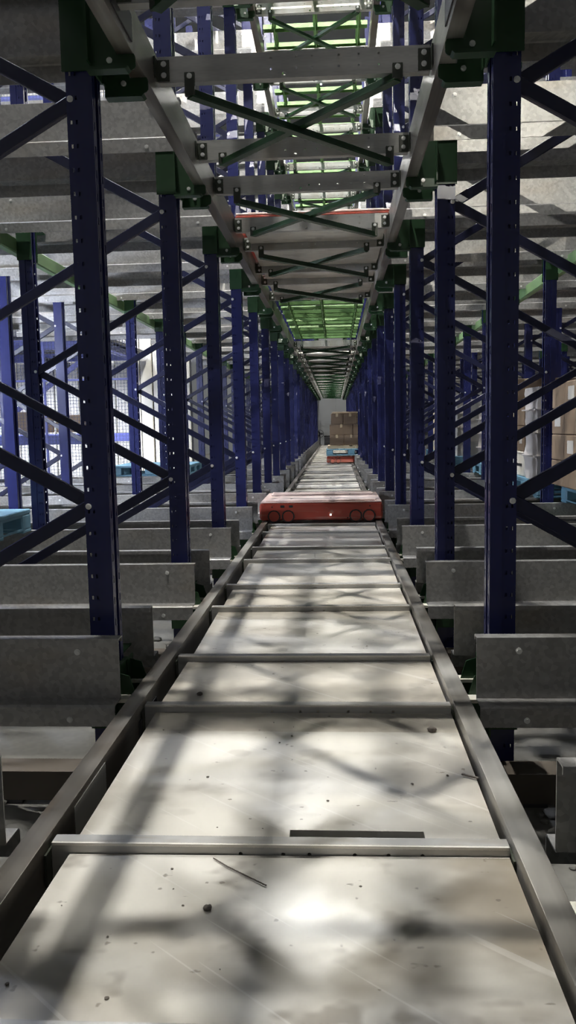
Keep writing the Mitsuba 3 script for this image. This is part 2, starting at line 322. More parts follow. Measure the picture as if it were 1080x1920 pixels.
for k in KS:
    for side, g, x in (('left', GL, XL1), ('right', GR, XR1)):
        if k == -2:
            put('upright_frame', g, x, Y1 + D * k, 0, f'navy upright frame just level with the camera, {side} of the aisle', 'rack frame', 'upright frames beside the camera')
        elif k < 0:
            put('upright_frame', g, x, Y1 + D * k, 0, f'navy upright frame just ahead of the camera, {side} of the aisle', 'rack frame', 'upright frames beside the camera')
        else:
            put('upright_frame', g, x, Y1 + D * k, 0, f'navy zigzag-braced upright frame, {ORD[k]} from the front on the {side} side of the aisle', 'rack frame', f'upright frames along the {side} side of the aisle')
GL2 = shared('frame_left_deep', frame_parts(-2.78 - 0.0, -4.06, 1, [], LV[:2], False))
GR2 = shared('frame_right_deep', frame_parts(2.55, 3.87, -1, [], LV[:2], False))
LEFT_DEEP = 5
for k in range(0, KN):
    if k <= LEFT_DEEP:
        put('upright_frame', GL2, -2.78, Y1 + D * k, 0, f'navy upright frame deep in the left rack, {ORD[k]} from the front of its row', 'rack frame', 'upright frames deep in the left rack')
    if k <= 13:
        put('upright_frame', GR2, 2.55, Y1 + D * k, 0, f'navy upright frame deep in the right rack, {ORD[k]} from the front of its row', 'rack frame', 'upright frames deep in the right rack')
GR3 = shared('frame_right_last', frame_parts(4.62, 5.94, -1, [], LV[:1], False))
for k in range(2, 13):
    put('upright_frame', GR3, 4.62, Y1 + D * k, 0, f'navy upright frame farthest right in the rack, {ORD[k - 2]} from the front of its row', 'rack frame', 'upright frames farthest in the right rack')

# ------------------------------------------------------------------ pallet rails across the storage lanes
def pallet_rail(x0, x1, s, bolts):
    """Web at y=0, running flange towards -s... s=+1: flange towards -y (the rail in front of an upright), s=-1: towards +y. z from the top edge at -0.665."""
    zt, zf, zb, t = -0.665, -0.862, -0.928, 0.004
    c = LineString([(0.042 * s, zt - 0.018), (0.042 * s, zt - 0.002), (0, zt - 0.002), (0, zf), (-0.066 * s, zf), (-0.072 * s, zf - 0.006), (-0.072 * s, zb)]).buffer(t / 2, cap_style=2, join_style=1, resolution=2)
    P = [('web', extr(c, 'x', min(x0, x1), max(x0, x1)), 'galv', 40)]
    xe = x0; d = 1 if x1 > x0 else -1
    for u in bolts:
        P.append(('bolt', hexbolt((xe + d * u, -0.002 * s, -0.708), 0.0075, 'y', -s), 'bolt'))
        P.append(('bolt', hexbolt((xe + d * (u + 0.01), -0.074 * s, -0.905), 0.007, 'y', -s), 'bolt'))
    for x in [xe + d * u for u in bolts]:
        P.append(('hanger', bx(x - 0.05, x + 0.05, min(0.004 * s, 0.16 * s), max(0.004 * s, 0.16 * s), -0.8165, -0.8105), 'green'))
    return P
RA, RB = 0.2585, 0.225
bl = (0.135, 1.43, 2.15, 3.4); br = (0.112, 1.38, 2.15, 3.42)
G_rail = {('left', 1): shared('pallet_rail_left_front', pallet_rail(-0.70, -4.25, 1, (0.135, 1.37, 2.12, 3.3))), ('left', -1): shared('pallet_rail_left_rear', pallet_rail(-0.70, -4.25, -1, (0.135, 1.37, 2.12, 3.3))),
          ('leftshort', 1): shared('pallet_rail_short_front', pallet_rail(-0.70, -2.75, 1, (0.135, 1.37))), ('leftshort', -1): shared('pallet_rail_short_rear', pallet_rail(-0.70, -2.75, -1, (0.135, 1.37))),
          ('right', 1): shared('pallet_rail_right_front', pallet_rail(0.432, 6.1, 1, (0.13, 1.35, 2.16, 3.4, 4.24))), ('right', -1): shared('pallet_rail_right_rear', pallet_rail(0.432, 6.1, -1, (0.13, 1.35, 2.16, 3.4, 4.24)))}
LEVEL_NAME = ['at floor level', 'one level overhead', 'two levels overhead']
for li, z in enumerate(LV):
    for k in KS:
        if li >= 2 and k > 15: continue
        for side in ('left', 'right'):
            for s in (1, -1):
                if (k == -1 and s == 1 or k == -2) and li == 0: continue
                y = Y1 + D * k + (-RA if s == 1 else RB)
                g = G_rail[('leftshort' if side == 'left' and (k > LEFT_DEEP + 1) else side, s)]
                where = 'in front of' if s == 1 else 'behind'
                which = f'the {ORD[k]} {side} upright from the front' if k >= 0 else f'the {side} upright ' + ('beside the camera' if k == -1 else 'level with the camera')
                put('pallet_rail', g, 0, y, z, f'galvanized pallet rail {where} {which}, {LEVEL_NAME[li]}', 'pallet rail', f'{side} pallet rails {LEVEL_NAME[li]}')

# longitudinal green tie tubes along the far uprights of the frames
for li in (0, 1):
    for side, x in (('left', XL2 - 0.035), ('right', XR2 + 0.035)):
        k = numbered('tie_tube')
        z = 1.245 if li else 1.245 - 2.19
        part(k, 'tube', rbox(x - 0.03, x + 0.03, -0.2, 36.6, z - 0.05, z + 0.05, 0.008), 'green_tie')
        part(k, 'end_cap', rbox(x - 0.027, x + 0.027, 36.6, 36.612, z - 0.046, z + 0.046, 0.004), 'black')
        tag(k, f'pale green tie tube along the far uprights of the {side} frames, {"overhead" if li else "near the floor"}', 'tie tube')

# ------------------------------------------------------------------ guide rails of the aisle
def guide_rail(xo, xi, z):
    a, b = min(xo, xi), max(xo, xi); s = 1 if xi > xo else -1
    r, t = 0.006, 0.006
    zt, zb = z - 0.86, z - 1.01
    # channel, open towards the racks, with a small lip on the aisle side
    web = sbox(min(xi, xi - s * t), zb, max(xi, xi - s * t), zt)
    top = sbox(a, zt - t, b, zt); bot = sbox(a, zb, b, zb + t); lip = sbox(min(xo, xo + s * t), zt - 0.022, max(xo, xo + s * t), zt)
    poly = unary_union([web, top, bot, lip]).buffer(-0.0015).buffer(0.0015)
    return extr(poly, 'y', -1.2, 37.0)
for li, z in enumerate(LV):
    for side, xo, xi in (('left', -0.674, -0.622), ('right', 0.411, 0.356)):
        k = numbered('guide_rail')
        part(k, 'channel', guide_rail(xo, xi, z), 'rail')
        s = 1 if xi > xo else -1
        for j, y in enumerate((2.52, 8.52, 14.52)):
            part(k, 'splice_plate', rbox(min(xi, xi - s * 0.02), max(xi, xi - s * 0.02) + 0.0, y - 0.12, y + 0.12, z - 0.99, z - 0.93, 0.003) if False else cat([bx(min(xi + s * 0.0005, xi + s * 0.005), max(xi + s * 0.0005, xi + s * 0.005), y - 0.12, y + 0.12, z - 0.985, z - 0.905)]), 'dark_steel')
        if li == 0 and side == 'left':
            part(k, 'paper_sticker', bx(xi + 0.0003, xi + 0.0015, 1.78, 2.035, z - 0.957, z - 0.878), 'sticker'); labels[k + '__paper_sticker'] = {'label': 'pale oblong sticker on the inner side'}
        tag(k, f'worn steel guide rail along the {side} edge of the aisle, {LEVEL_NAME[li]}', 'guide rail')

# ------------------------------------------------------------------ cross members between the guide rails
def member_parts(low=False):
    x0, x1, zt, zb = -0.615, 0.349, -0.873, -0.962
    pts = [sbox(x0, zb, x1, zt)]
    face = pts[0]
    hs = []
    for hx in (-0.21, -0.12, -0.065, 0.03, 0.10, 0.17):
        for hz in (-0.893, -0.930): hs.append(disc_poly(hx, hz, 0.0045))
    hs.append(disc_poly(-0.165, -0.948, 0.0075))
    face = face.difference(unary_union(hs))
    web = extr(face, 'y', 0.0, 0.003)
    prof = [bx(x0, x1, 0.0032, 0.036, zt - 0.003, zt), bx(x0, x1, 0.033, 0.036, zt - 0.024, zt - 0.0032), bx(x0, x1, 0.0032, 0.036, zb, zb + 0.003), bx(x0, x1, 0.033, 0.036, zb + 0.0032, zb + 0.022)]
    P = [('channel', cat([web] + prof), 'member')]
    if low: P.append(('edge_highlight', bx(x0 + 0.002, x1 - 0.002, -0.0012, 0.0045, zt - 0.005, zt + 0.0006), 'edge_highlight'))
    for xa, s in ((x0, 1), (x1, -1)):
        a, b = sorted((xa - s * 0.004, xa + s * 0.042))
        P.append(('end_clip', cat([bx(a, b, -0.005, -0.0005, zb + 0.004, zt - 0.013), bx(min(xa - s * 0.006, xa - s * 0.001), max(xa - s * 0.006, xa - s * 0.001), -0.040, -0.0005, zb + 0.004, zt - 0.013)]), 'clip'))
        if low:
            P[-1] = ('end_clip', bx(min(xa - s * 0.006, xa - s * 0.001), max(xa - s * 0.006, xa - s * 0.001), -0.030, 0.045, zb + 0.004, zt - 0.013), 'clip'); continue
        for z in (-0.900, -0.938):
            P.append(('bolt', hexbolt((xa + s * 0.022, -0.005, z), 0.0072), 'bolt'))
    return P
def disc_poly(x, z, r):
    return Polygon([(x + r * math.cos(a), z + r * math.sin(a)) for a in np.arange(8) * math.pi / 4])
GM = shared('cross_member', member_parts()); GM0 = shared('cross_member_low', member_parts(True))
def member_label(j, half, li):
    n = 2 * j + half
    return n
for li, z in enumerate(LV):
    n = 0
    for j in range(-1, KN):
        for half, c in ((0, C0), (1, C1)):
            y = c + D * j
            if y < 0.5 or y > 36.9 or (li >= 2 and y > 22) or (li == 1 and 8.2 < y < 12.75): continue
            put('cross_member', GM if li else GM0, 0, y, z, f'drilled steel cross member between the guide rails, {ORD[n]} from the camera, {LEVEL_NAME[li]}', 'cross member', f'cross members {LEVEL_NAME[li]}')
            n += 1

# crossed bracing rods under the overhead levels
def xbrace_parts():
    w = C1 - C0; z = -0.972
    P = []
    for i, ((xa, ya), (xb, yb)) in enumerate([((-0.50, -0.012), (0.265, w - 0.012)), ((0.235, -0.012), (-0.50, w - 0.012))]):
        zz = z - 0.012 - (0.026 if i == 0 else 0.0)
        P.append(('rod', cat([bar((xa, ya, zz - 0.008), (xb, yb, zz - 0.008), 0.036, 0.006), bar((xa, ya, zz + 0.006), (xb, yb, zz + 0.006), 0.008, 0.034)]), 'green'))
        for x, y in ((xa, ya), (xb, yb)):
            P.append(('rod_clip', bx(x - 0.018, x + 0.018, y - 0.004, y + 0.0105, zz - 0.004, -0.935), 'clip'))
            P.append(('bolt', hexbolt((x, y - 0.004, -0.948), 0.0072), 'bolt'))
    return P
GX = shared('cross_brace', xbrace_parts())
for li in (1, 2):
    for j in range(0, KN):
        if li >= 2 and j > 13 or li == 1 and 5 <= j <= 7: continue
        put('cross_brace', GX, 0, C0 + D * j, LV[li], f'crossed dark green bracing rods, {ORD[j]} pair from the camera, {LEVEL_NAME[li]}', 'bracing', f'crossed bracing {LEVEL_NAME[li]}')

# green open lattice between the rails where no boards lie
def lattice_parts():
    P = []
    for x in (-0.50, -0.13, 0.255):
        P.append(('stringer', cat([bx(x - 0.004, x + 0.004, 0.0, D, -0.872, -0.832), bx(x - 0.02, x + 0.02, 0.0, D, -0.832, -0.828)]), 'green_lattice'))
    for y in (0.12, 0.47, 0.82, 1.17):
        P.append(('rung', cat([bx(-0.60, 0.335, y, y + 0.07, -0.828, -0.824), bx(-0.60, 0.335, y, y + 0.004, -0.862, -0.828), bx(-0.60, 0.335, y + 0.066, y + 0.07, -0.862, -0.828)]), 'green_lattice'))
    return P
GT = shared('lattice', lattice_parts())
for li in (1, 2):
    for j in range(0, 16):
        y = C0 + D * j
        if li == 1 and not (7.0 < y < 12.0): continue
        if li > 1 and y > 20: continue
        put('lattice_panel', GT, 0, y, LV[li], f'open green lattice panel between the guide rails, {ORD[j - (4 if li == 1 else 0)]} from the camera, {LEVEL_NAME[li]}', 'lattice', f'lattice panels {LEVEL_NAME[li]}')

# ------------------------------------------------------------------ floor boards
def board(y0, y1, z, seed, notch=False):
    r = random.Random(seed)
    j = lambda a: r.uniform(-a, a)
    poly = Polygon([(-0.578 + j(.006), y0), (0.346 + j(.004), y0 + j(.003)), (0.346 + j(.004), y1), (-0.578 + j(.006), y1 + j(.002))])
    if notch: poly = poly.difference(sbox(-0.111, y0 - 0.01, 0.184, y0 + 0.066))
    m = extr(poly, 'z', z - 0.912, z - 0.894)
    v = m.vertices; v[:, 2] += (v[:, 0] + 0.1) * j(0.006) + (v[:, 1] - y0) * j(0.006)
    m.vertices = v
    return m
n = 0
for j in range(-1, KN):
    for half in (0, 1):
        y0, y1 = (C0 + D * j + 0.040, C1 + D * j - 0.003) if half == 0 else (C1 + D * j + 0.040, C0 + D * (j + 1) - 0.003)
        if y0 < 1.0 or y1 > 36.9: continue
        k = numbered('floor_board')
        scene[k] = mikit.ply(board(y0, y1, 0, 100 + n, j == 0 and half == 0), M['board'])
        size = 'long' if half == 0 else 'short'
        extra = ' with a notched near edge' if (j == 0 and half == 0) else ''
        o = ORD[n]
        tag(k, f'{size} pale floor board{extra}, {o} from the camera in the aisle', 'floor board', 'floor boards of the aisle')
        n += 1
n = 0
for j in range(2, KN):
    for half in (0, 1):
        y0, y1 = (C0 + D * j + 0.040, C1 + D * j - 0.003) if half == 0 else (C1 + D * j + 0.040, C0 + D * (j + 1) - 0.003)
        if y0 < 5.2 or y1 > 20.5 or 7.95 < y0 < 12.7 or (y0 > 12 and half): continue
        k = numbered('floor_board')
        scene[k] = mikit.ply(board(y0, y1, LV[1], 300 + n), M['board'])
        o = ORD[n]
        tag(k, f'pale floor board of the level overhead, {o} from the camera above the aisle', 'floor board', 'floor boards of the level overhead')
        n += 1

# ------------------------------------------------------------------ shuttle cars
def shuttle(x0, x1, y0, y1, zb, zt, label, detail=True):
    k = numbered('shuttle_car')
    h = zt - zb
    body = rbox(x0, x1, y0, y1, zb + 0.012, zt - 0.022, 0.012)
    part(k, 'body', body, 'red')
    part(k, 'top_cover', cat([rbox(x0 + 0.004, x1 - 0.004, y0 + 0.004, y1 - 0.004, zt - 0.022, zt - 0.010, 0.004)]), 'lit_red_top')
    for a, b in ((0.03, 0.30), (0.70, 0.97)):
        part(k, 'lift_plate', rbox(x0 + 0.05, x1 - 0.05, y0 + (y1 - y0) * a, y0 + (y1 - y0) * b, zt - 0.010, zt, 0.003), 'lit_red_top')
    part(k, 'bumper', rbox(x0 - 0.008, x0, y0 + 0.05, y1 - 0.05, zb + 0.03, zt - 0.05, 0.003), 'red'); part(k, 'bumper', rbox(x1, x1 + 0.008, y0 + 0.05, y1 - 0.05, zb + 0.03, zt - 0.05, 0.003), 'red')
    L = x1 - x0
    for u in (0.115, 0.232, 0.785, 0.893):
        cx = x0 + L * u; zc = zb + 0.048
        ring = trimesh.creation.annulus(0.0465, 0.057, 0.012, sections=28); ring.apply_transform(trimesh.transformations.rotation_matrix(math.pi / 2, [1, 0, 0])); ring.apply_translation((cx, y0 - 0.001, zc))
        w = part(k, 'wheel', disc((cx, y0 - 0.001, zc), 0.0465, 0.008, 'y', 28), 'red')
        scene[w + '__ring'] = mikit.ply(ring, M['black'])
        labels[w] = {'label': 'red wheel cap with black ring'}
    for u in (0.185, 0.255):
        part(k, 'slot', bx(x0 + L * u - 0.018, x0 + L * u + 0.018, y0 - 0.002, y0 + 0.004, zt - 0.062, zt - 0.042), 'black')
    for u in (0.10, 0.90, 0.27, 0.72):
        part(k, 'screw', disc((x0 + L * u, y0 - 0.001, zt - 0.055 if u in (0.10, 0.90) else zb + 0.03), 0.006, 0.004), 'black')
    for u, v in ((0.25, 0.2), (0.75, 0.65), (0.58, 0.25)):
        part(k, 'screw', disc((x0 + L * u, y0 + (y1 - y0) * v, zt), 0.012, 0.003, 'z'), 'black')
    if detail:
        part(k, 'lamp_ring', disc((-0.049, y0 + 0.0005, -0.803), 0.013, 0.004), 'black')
        e = f'{k}__lamp_lens'
        scene[e] = mikit.ply(disc((-0.049, y0 - 0.003, -0.803), 0.0095, 0.004), M['white']); scene[e]['emitter'] = {'type': 'area', 'radiance': rgb(5.0, 4.6, 4.2)}
        labels[e] = {'label': 'lit white signal lamp'}
    tag(k, label, 'shuttle', 'shuttle cars')
    return k
shuttle(-0.69, 0.415, 7.28, 8.28, -0.862, -0.672, 'red four-wheel shuttle car standing across the guide rails on the boards, nearest of the shuttles')
shuttle(-0.69, 0.415, 5.90, 6.90, LV[1] - 0.858, LV[1] - 0.67, 'red shuttle car on the rails of the level overhead, seen from below', False)
shuttle(-0.19, 0.92, 18.47, 19.20, -0.860, -0.682, 'dark red shuttle car far down the aisle, under the loaded blue pallet', False)

# ------------------------------------------------------------------ pallets and boxes
def pallet(x, y, z, sx, sy, label, group=None):
    """Blue plastic pallet with two rounded fork openings on each side; x, y: centre, z: underside."""
    k = numbered('plastic_pallet'); h = 0.15
    hx, hy = sx / 2, sy / 2
    part(k, 'deck', rbox(x - hx, x + hx, y - hy, y + hy, z + h - 0.03, z + h, 0.006), 'pallet')
    for a in (-1, 0, 1):
        part(k, 'runner', rbox(x - hx, x + hx, y + a * (hy - 0.07) - 0.07, y + a * (hy - 0.07) + 0.07, z, z + 0.022, 0.005), 'pallet')
    for a in (-1, 0, 1):
        for b in (-1, 0, 1):
            w = 0.075
            cx, cy = x + a * (hx - w), y + b * (hy - w)
            part(k, 'block', rbox(cx - w, cx + w, cy - w, cy + w, z + 0.02, z + h - 0.028, 0.01), 'pallet')
    for a in (-1, 1):
        for b in (-1, 1):
            for s in (-1, 1):     # gussets that round the openings
                px, py = x + a * (hx - 0.006), y + b * (hy - 0.15) / 2 + s * 0.0
        part(k, 'side_rib', cat([bx(x + a * hx - a * 0.004, x + a * hx - a * 0.012, y - hy + 0.01, y + hy - 0.01, z + h - 0.045, z + h - 0.028), bx(x + a * hx - a * 0.004, x + a * hx - a * 0.012, y - hy + 0.01, y + hy - 0.01, z + 0.018, z + 0.03)]), 'pallet')
    tag(k, label, 'pallet', group)
    return k
def carton(x0, x1, y0, y1, z0, z1, label, m='card', group=None, paper=0, flap=True):
    k = numbered('carton')
    part(k, 'body', rbox(x0, x1, y0, y1, z0, z1, 0.006), m)
    if flap:
        xm = (x0 + x1) / 2
        part(k, 'tape', cat([bx(xm - 0.025, xm + 0.025, y0 - 0.0012, y1 + 0.0012, z1 - 0.0005, z1 + 0.001), bx(xm - 0.025, xm + 0.025, y0 - 0.0015, y0 - 0.0003, z1 - 0.07, z1)]), 'tape')
    if paper:
        a = (x1 - x0)
        zl = z0 + (z1 - z0) * 0.3
        part(k, 'paper_label', bx(x0 + a * 0.12, x0 + a * 0.12 + 0.09, y0 - 0.0018, y0 - 0.0004, zl, zl + 0.08), 'paper')
        part(k, 'paper_label', bx(x0 - 0.0018, x0 - 0.0004, y1 - 0.7 * (y1 - y0), y1 - 0.25 * (y1 - y0), zl, zl + 0.10), 'paper')
    tag(k, label, 'carton', group)
    return k
# far down the aisle, on the far shuttle
pallet(0.365, 18.85, -0.682, 1.13, 1.0, 'blue plastic pallet on the far shuttle car, carrying stacked cartons')
kk = numbered('wooden_tray')
part(kk, 'deck', cat([rbox(-0.17 + 0.28 * i, -0.17 + 0.28 * i + 0.22, 18.4, 19.3, -0.478, -0.455, 0.004) for i in range(4)]), 'wood'); part(kk, 'skid', cat([rbox(-0.17, 0.89, yy, yy + 0.09, -0.53, -0.478, 0.004) for yy in (18.4, 18.8, 19.2)]), 'wood')
tag(kk, 'wooden tray between the far blue pallet and its cartons', 'tray')
for lay, (z0, z1) in enumerate(((-0.453, -0.215), (-0.213, 0.02), (0.022, 0.262))):
    xs = (((-0.12, 0.20), (0.202, 0.52), (0.522, 0.84)), ((-0.12, 0.40), (0.402, 0.84)), ((-0.09, 0.185), (0.187, 0.5), (0.502, 0.8)))[lay]
    for c, (a, b) in enumerate(xs):
        carton(a, b, 18.42 + 0.01 * c, 19.25, z0, z1, f'brown carton on the far blue pallet, {("lowest", "middle", "topmost")[lay]} layer, {("first", "second", "third")[c]} from its left end', 'card', 'cartons on the far shuttle', paper=0)
k = numbered('cardboard_sheet'); part(k, 'sheet', rbox(-0.06, 0.78, 18.40, 19.2, 0.263, 0.302, 0.006), 'card_pale'); tag(k, 'pale cardboard sheet on top of the far stack of cartons', 'cardboard sheet')

ZP = -0.665
# left rack
pallet(-2.60, 4.745, ZP, 1.12, 1.05, 'empty blue plastic pallet in the left rack, beside the second left upright')
pallet(-2.62, 11.85, ZP, 1.12, 1.1, 'blue plastic pallet deep in the left rack, beyond the sixth left upright')
# right rack: pallets with stacks
CNT = 'one two three four five'.split()
def stack(x0, y0, nx, layers, h, name, m='card', gx=0.36, gy=0.36, ny=3, zbase=ZP + 0.151):
    z = zbase
    for l in range(layers):
        for i in range(nx):
            for j in range(ny):
                if 0 < i < nx - 1 and 0 < j < ny - 1 and l < layers - 1: continue
                carton(x0 + i * gx, x0 + (i + 1) * gx - 0.004, y0 + j * gy, y0 + (j + 1) * gy - 0.004, z, z + h - 0.004, f'brown carton, layer {CNT[l]}, {ORD[i]} from the aisle, {ORD[j]} from the front, {name}', m, f'cartons stacked {name}', paper=1 if (i == 0 and (j + l) % 2 == 0) else 0)
        z += h
pallet(2.42, 6.24, ZP, 1.12, 1.1, 'blue plastic pallet under tall brown cartons between the third and fourth right uprights')
stack(1.775, 5.70, 3, 4, 0.205, 'nearest right stack')
pallet(2.30, 7.65, ZP, 1.12, 1.1, 'blue plastic pallet under the wrapped stack, between the fourth and fifth right uprights')
def wrapped(x0, x1, y0, y1, z0, z1, label, m='film'):
    k = numbered('wrapped_stack')
    b = trimesh.creation.box((x1 - x0, y1 - y0, z1 - z0)).subdivide().subdivide().subdivide().subdivide()
    v = b.vertices.copy(); hx, hy = (x1 - x0) / 2, (y1 - y0) / 2
    v[:, :2] += (meshkit.fbm(v * [7, 7, 16] + x0 * 3, 3)[:, None] - 0.5) * 0.05 * np.sign(v[:, :2])
    b.vertices = v + [(x0 + x1) / 2, (y0 + y1) / 2, (z0 + z1) / 2]
    part(k, 'film', b, m, 50)
    for zz in (0.25, 0.5, 0.75):
        part(k, 'strap', bx(x0 - 0.03, x1 + 0.03, y0 - 0.03, y1 + 0.03, z0 + (z1 - z0) * zz, z0 + (z1 - z0) * zz + 0.012), 'film')
    tag(k, label, 'wrapped goods')
wrapped(1.75, 2.15, 7.15, 7.60, ZP + 0.152, 0.30, 'tall stack of goods in grey stretch film between the fourth and fifth right uprights')
k = numbered('cream_box'); part(k, 'body', rbox(1.76, 2.1, 7.70, 8.15, ZP + 0.152, -0.30, 0.01), 'cream'); part(k, 'slot', bx(1.757, 1.761, 7.76, 8.02, -0.42, -0.395), 'black'); part(k, 'lid', rbox(1.755, 2.105, 7.695, 8.155, -0.30, -0.28, 0.006), 'cream'); tag(k, 'small cream box with a dark slot behind the wrapped stack', 'box')
stack(1.76, 7.70, 2, 2, 0.24, 'on the cream box', gx=0.34, gy=0.24, ny=2, zbase=-0.277)
carton(2.12, 2.5, 7.70, 8.15, ZP + 0.151, -0.279, 'brown carton beside the cream box, under the upper cartons')
pallet(2.40, 9.05, ZP, 1.12, 1.1, 'blue plastic pallet between the fifth and sixth right uprights')
stack(1.80, 8.55, 3, 4, 0.24, 'past fifth right upright', m='card')
pallet(2.40, 10.45, ZP, 1.12, 1.1, 'blue plastic pallet between the sixth and seventh right uprights')
wrapped(1.9, 2.9, 9.95, 10.9, ZP + 0.152, 0.22, 'stack of goods in grey stretch film between the sixth and seventh right uprights')
pallet(2.40, 13.25, ZP, 1.12, 1.1, 'blue plastic pallet between the eighth and ninth right uprights')
wrapped(1.9, 2.9, 12.75, 13.7, ZP + 0.152, 0.36, 'stack in pale stretch film between the eighth and ninth right uprights', 'paper')
pallet(2.40, 16.05, ZP, 1.12, 1.1, 'blue plastic pallet between the tenth and eleventh right uprights')
stack(1.9, 15.55, 3, 3, 0.26, 'past tenth right upright', m='card_pale')
pallet(3.9, 7.65, ZP, 1.12, 1.1, 'blue plastic pallet deep in the right rack behind the wrapped stack')
stack(3.35, 7.1, 3, 4, 0.24, 'deep right stack')
pallet(3.9, 9.05, ZP, 1.12, 1.1, 'blue plastic pallet deep in the right rack behind the fifth pallet space')
wrapped(3.4, 4.4, 8.55, 9.5, ZP + 0.152, 0.5, 'tall film-wrapped stack deep in the right rack', 'film')

# ------------------------------------------------------------------ floor channels and rubble under the rails
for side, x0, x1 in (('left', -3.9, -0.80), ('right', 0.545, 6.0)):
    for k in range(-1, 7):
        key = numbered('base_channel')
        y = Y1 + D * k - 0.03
        part(key, 'channel', cat([bx(x0, x1, y - 0.17, y - 0.164, -1.235, -1.135), bx(x0, x1, y - 0.17, y - 0.064, -1.141, -1.135)]), 'shaded_steel')
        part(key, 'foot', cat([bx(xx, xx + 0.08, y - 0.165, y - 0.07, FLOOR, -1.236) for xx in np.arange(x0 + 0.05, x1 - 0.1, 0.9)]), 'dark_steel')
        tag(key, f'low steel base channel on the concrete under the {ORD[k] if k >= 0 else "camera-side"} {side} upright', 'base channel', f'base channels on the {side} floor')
rr = random.Random(5)
def lump(c, r, seed, flat=0.6):
    m = trimesh.creation.icosphere(subdivisions=2, radius=1.0); v = m.vertices
    v = v * (0.6 + 0.8 * meshkit.fbm(v * 1.7 + seed, 3, seed))[:, None] * np.array([r, r, r * flat]); m.vertices = v + c; return m
def rubble(name, x0, x1, y0, y1, n, label):
    ms = []
    for i in range(n):
        x, y = rr.uniform(x0, x1), rr.uniform(y0, y1); r = rr.uniform(0.006, 0.028)
        ms.append(lump((x, y, FLOOR + r * 0.3), r, i))
    k = numbered(name); scene[k] = mikit.ply(cat(ms), M['concrete'], 40); tag(k, label, 'rubble', None, 'stuff')
rubble('rubble', -1.5, -0.72, 1.85, 2.55, 60, 'concrete crumbs on the floor beside the near left guide rail')
rubble('rubble', 0.55, 1.3, 2.0, 2.6, 40, 'concrete crumbs on the floor beside the near right guide rail')
rubble('rubble', -1.5, -0.75, 3.6, 5.0, 40, 'concrete crumbs on the floor between the first two left uprights')
def crumpled(x, y, sx, sy, h, label, seed):
    g = 26
    u, v = np.meshgrid(np.linspace(-1, 1, g), np.linspace(-1, 1, g), indexing='ij')
    r = np.clip(1 - (u ** 2 + v ** 2) ** 0.5, 0, 1)
    z = r ** 0.7 * h * (0.35 + 1.1 * meshkit.fbm(np.stack([u * 3 + seed, v * 3, u * 0], -1), 4))
    P = np.stack([x + u * sx, y + v * sy, FLOOR + 0.001 + z], -1).reshape(-1, 3)
    i = np.arange(g * g).reshape(g, g); q = np.stack([i[:-1, :-1], i[1:, :-1], i[1:, 1:], i[:-1, 1:]], -1).reshape(-1, 4)
    m = trimesh.Trimesh(P, np.vstack([q[:, [0, 1, 2]], q[:, [0, 2, 3]]]), process=False)
    k = numbered('dust_heap'); scene[k] = mikit.ply(m, M['concrete'], 45); tag(k, label, 'dust heap', None, 'stuff')
crumpled(-1.15, 2.30, 0.36, 0.17, 0.14, 'heap of grey dust and swept dirt on the concrete by the near left rail', 1)
crumpled(0.95, 2.32, 0.26, 0.15, 0.13, 'heap of grey dust on the concrete by the near right rail', 2)

# ------------------------------------------------------------------ litter on the boards
k = numbered('twig'); pts = np.array([(-0.264, 1.585), (-0.23, 1.553), (-0.19, 1.522), (-0.145, 1.487)])
scene[k] = mikit.ply(cat([bar((*pts[i], -0.891), (*pts[i + 1], -0.891), 0.0022, 0.0022) for i in range(3)]), M['stone']); tag(k, 'thin dark twig lying on the nearest floor board', 'twig')
for (x, y, r, fl, lab) in ((-0.466, 2.621, 0.010, .7, 'dark pebble on the short board behind the second cross member'), (0.272, 2.308, 0.013, .6, 'brown pebble near the right end of the notched floor board'),
                           (-0.249, 1.412, 0.008, .5, 'small dark crumb in the middle of the nearest floor board')):
    k = numbered('pebble'); scene[k] = mikit.ply(lump((x, y, -0.891), r, int(r * 1e4), fl), M['stone'], 40); tag(k, lab, 'pebble')
k = numbered('wood_chip'); scene[k] = mikit.ply(bar((0.312, 2.003, -0.891), (0.350, 1.978, -0.891), 0.006, 0.004), M['stone']); tag(k, 'dark splinter at the right edge of the notched floor board', 'splinter')
k = numbered('crumbs'); scene[k] = mikit.ply(cat([lump((rr.uniform(-0.55, 0.33), rr.uniform(1.12, 2.4), -0.8935), rr.uniform(0.0012, 0.004), i) for i in range(26)]), M['stone'], 40); tag(k, 'dark crumbs of dirt scattered over the near floor boards', 'crumbs', None, 'stuff')

# ------------------------------------------------------------------ left: mesh fence, lift steelwork and white cladding
def fence(x0, x1, y, z0, z1, label, cell=0.05):
    k = numbered('mesh_fence')
    fr = [bx(x0, x1, y - 0.02, y + 0.02, z, z + 0.03) for z in (z0, (z0 + z1) / 2, z1 - 0.03)] + [bx(x, x + 0.03, y - 0.02, y + 0.02, z0, z1) for x in np.linspace(x0, x1 - 0.03, 4)]
    part(k, 'frame', cat(fr), 'blue_lift')
    ws = [bx(x - 0.0025, x + 0.0025, y - 0.0025, y + 0.0025, z0, z1) for x in np.arange(x0, x1, cell)] + [bx(x0, x1, y - 0.006, y - 0.002, z - 0.0025, z + 0.0025) for z in np.arange(z0, z1, cell)]
    w = part(k, 'wire_mesh', cat(ws), 'wire'); labels[w] = {'kind': 'stuff'}
    part(k, 'post', cat([rbox(x - 0.03, x + 0.03, y + 0.02, y + 0.08, FLOOR, z0 + 0.1, 0.004) for x in (x0 + 0.3, x1 - 0.3)]), 'blue_lift')
    tag(k, label, 'mesh fence')
fence(-7.2, -3.05, 12.3, -0.95, 2.45, 'blue wire mesh fence standing beyond the left rack')
fence(-7.2, -2.9, 12.6, 3.0, 6.2, 'blue wire mesh fence on the upper storey beyond the left rack')
k = numbered('lift_tower')
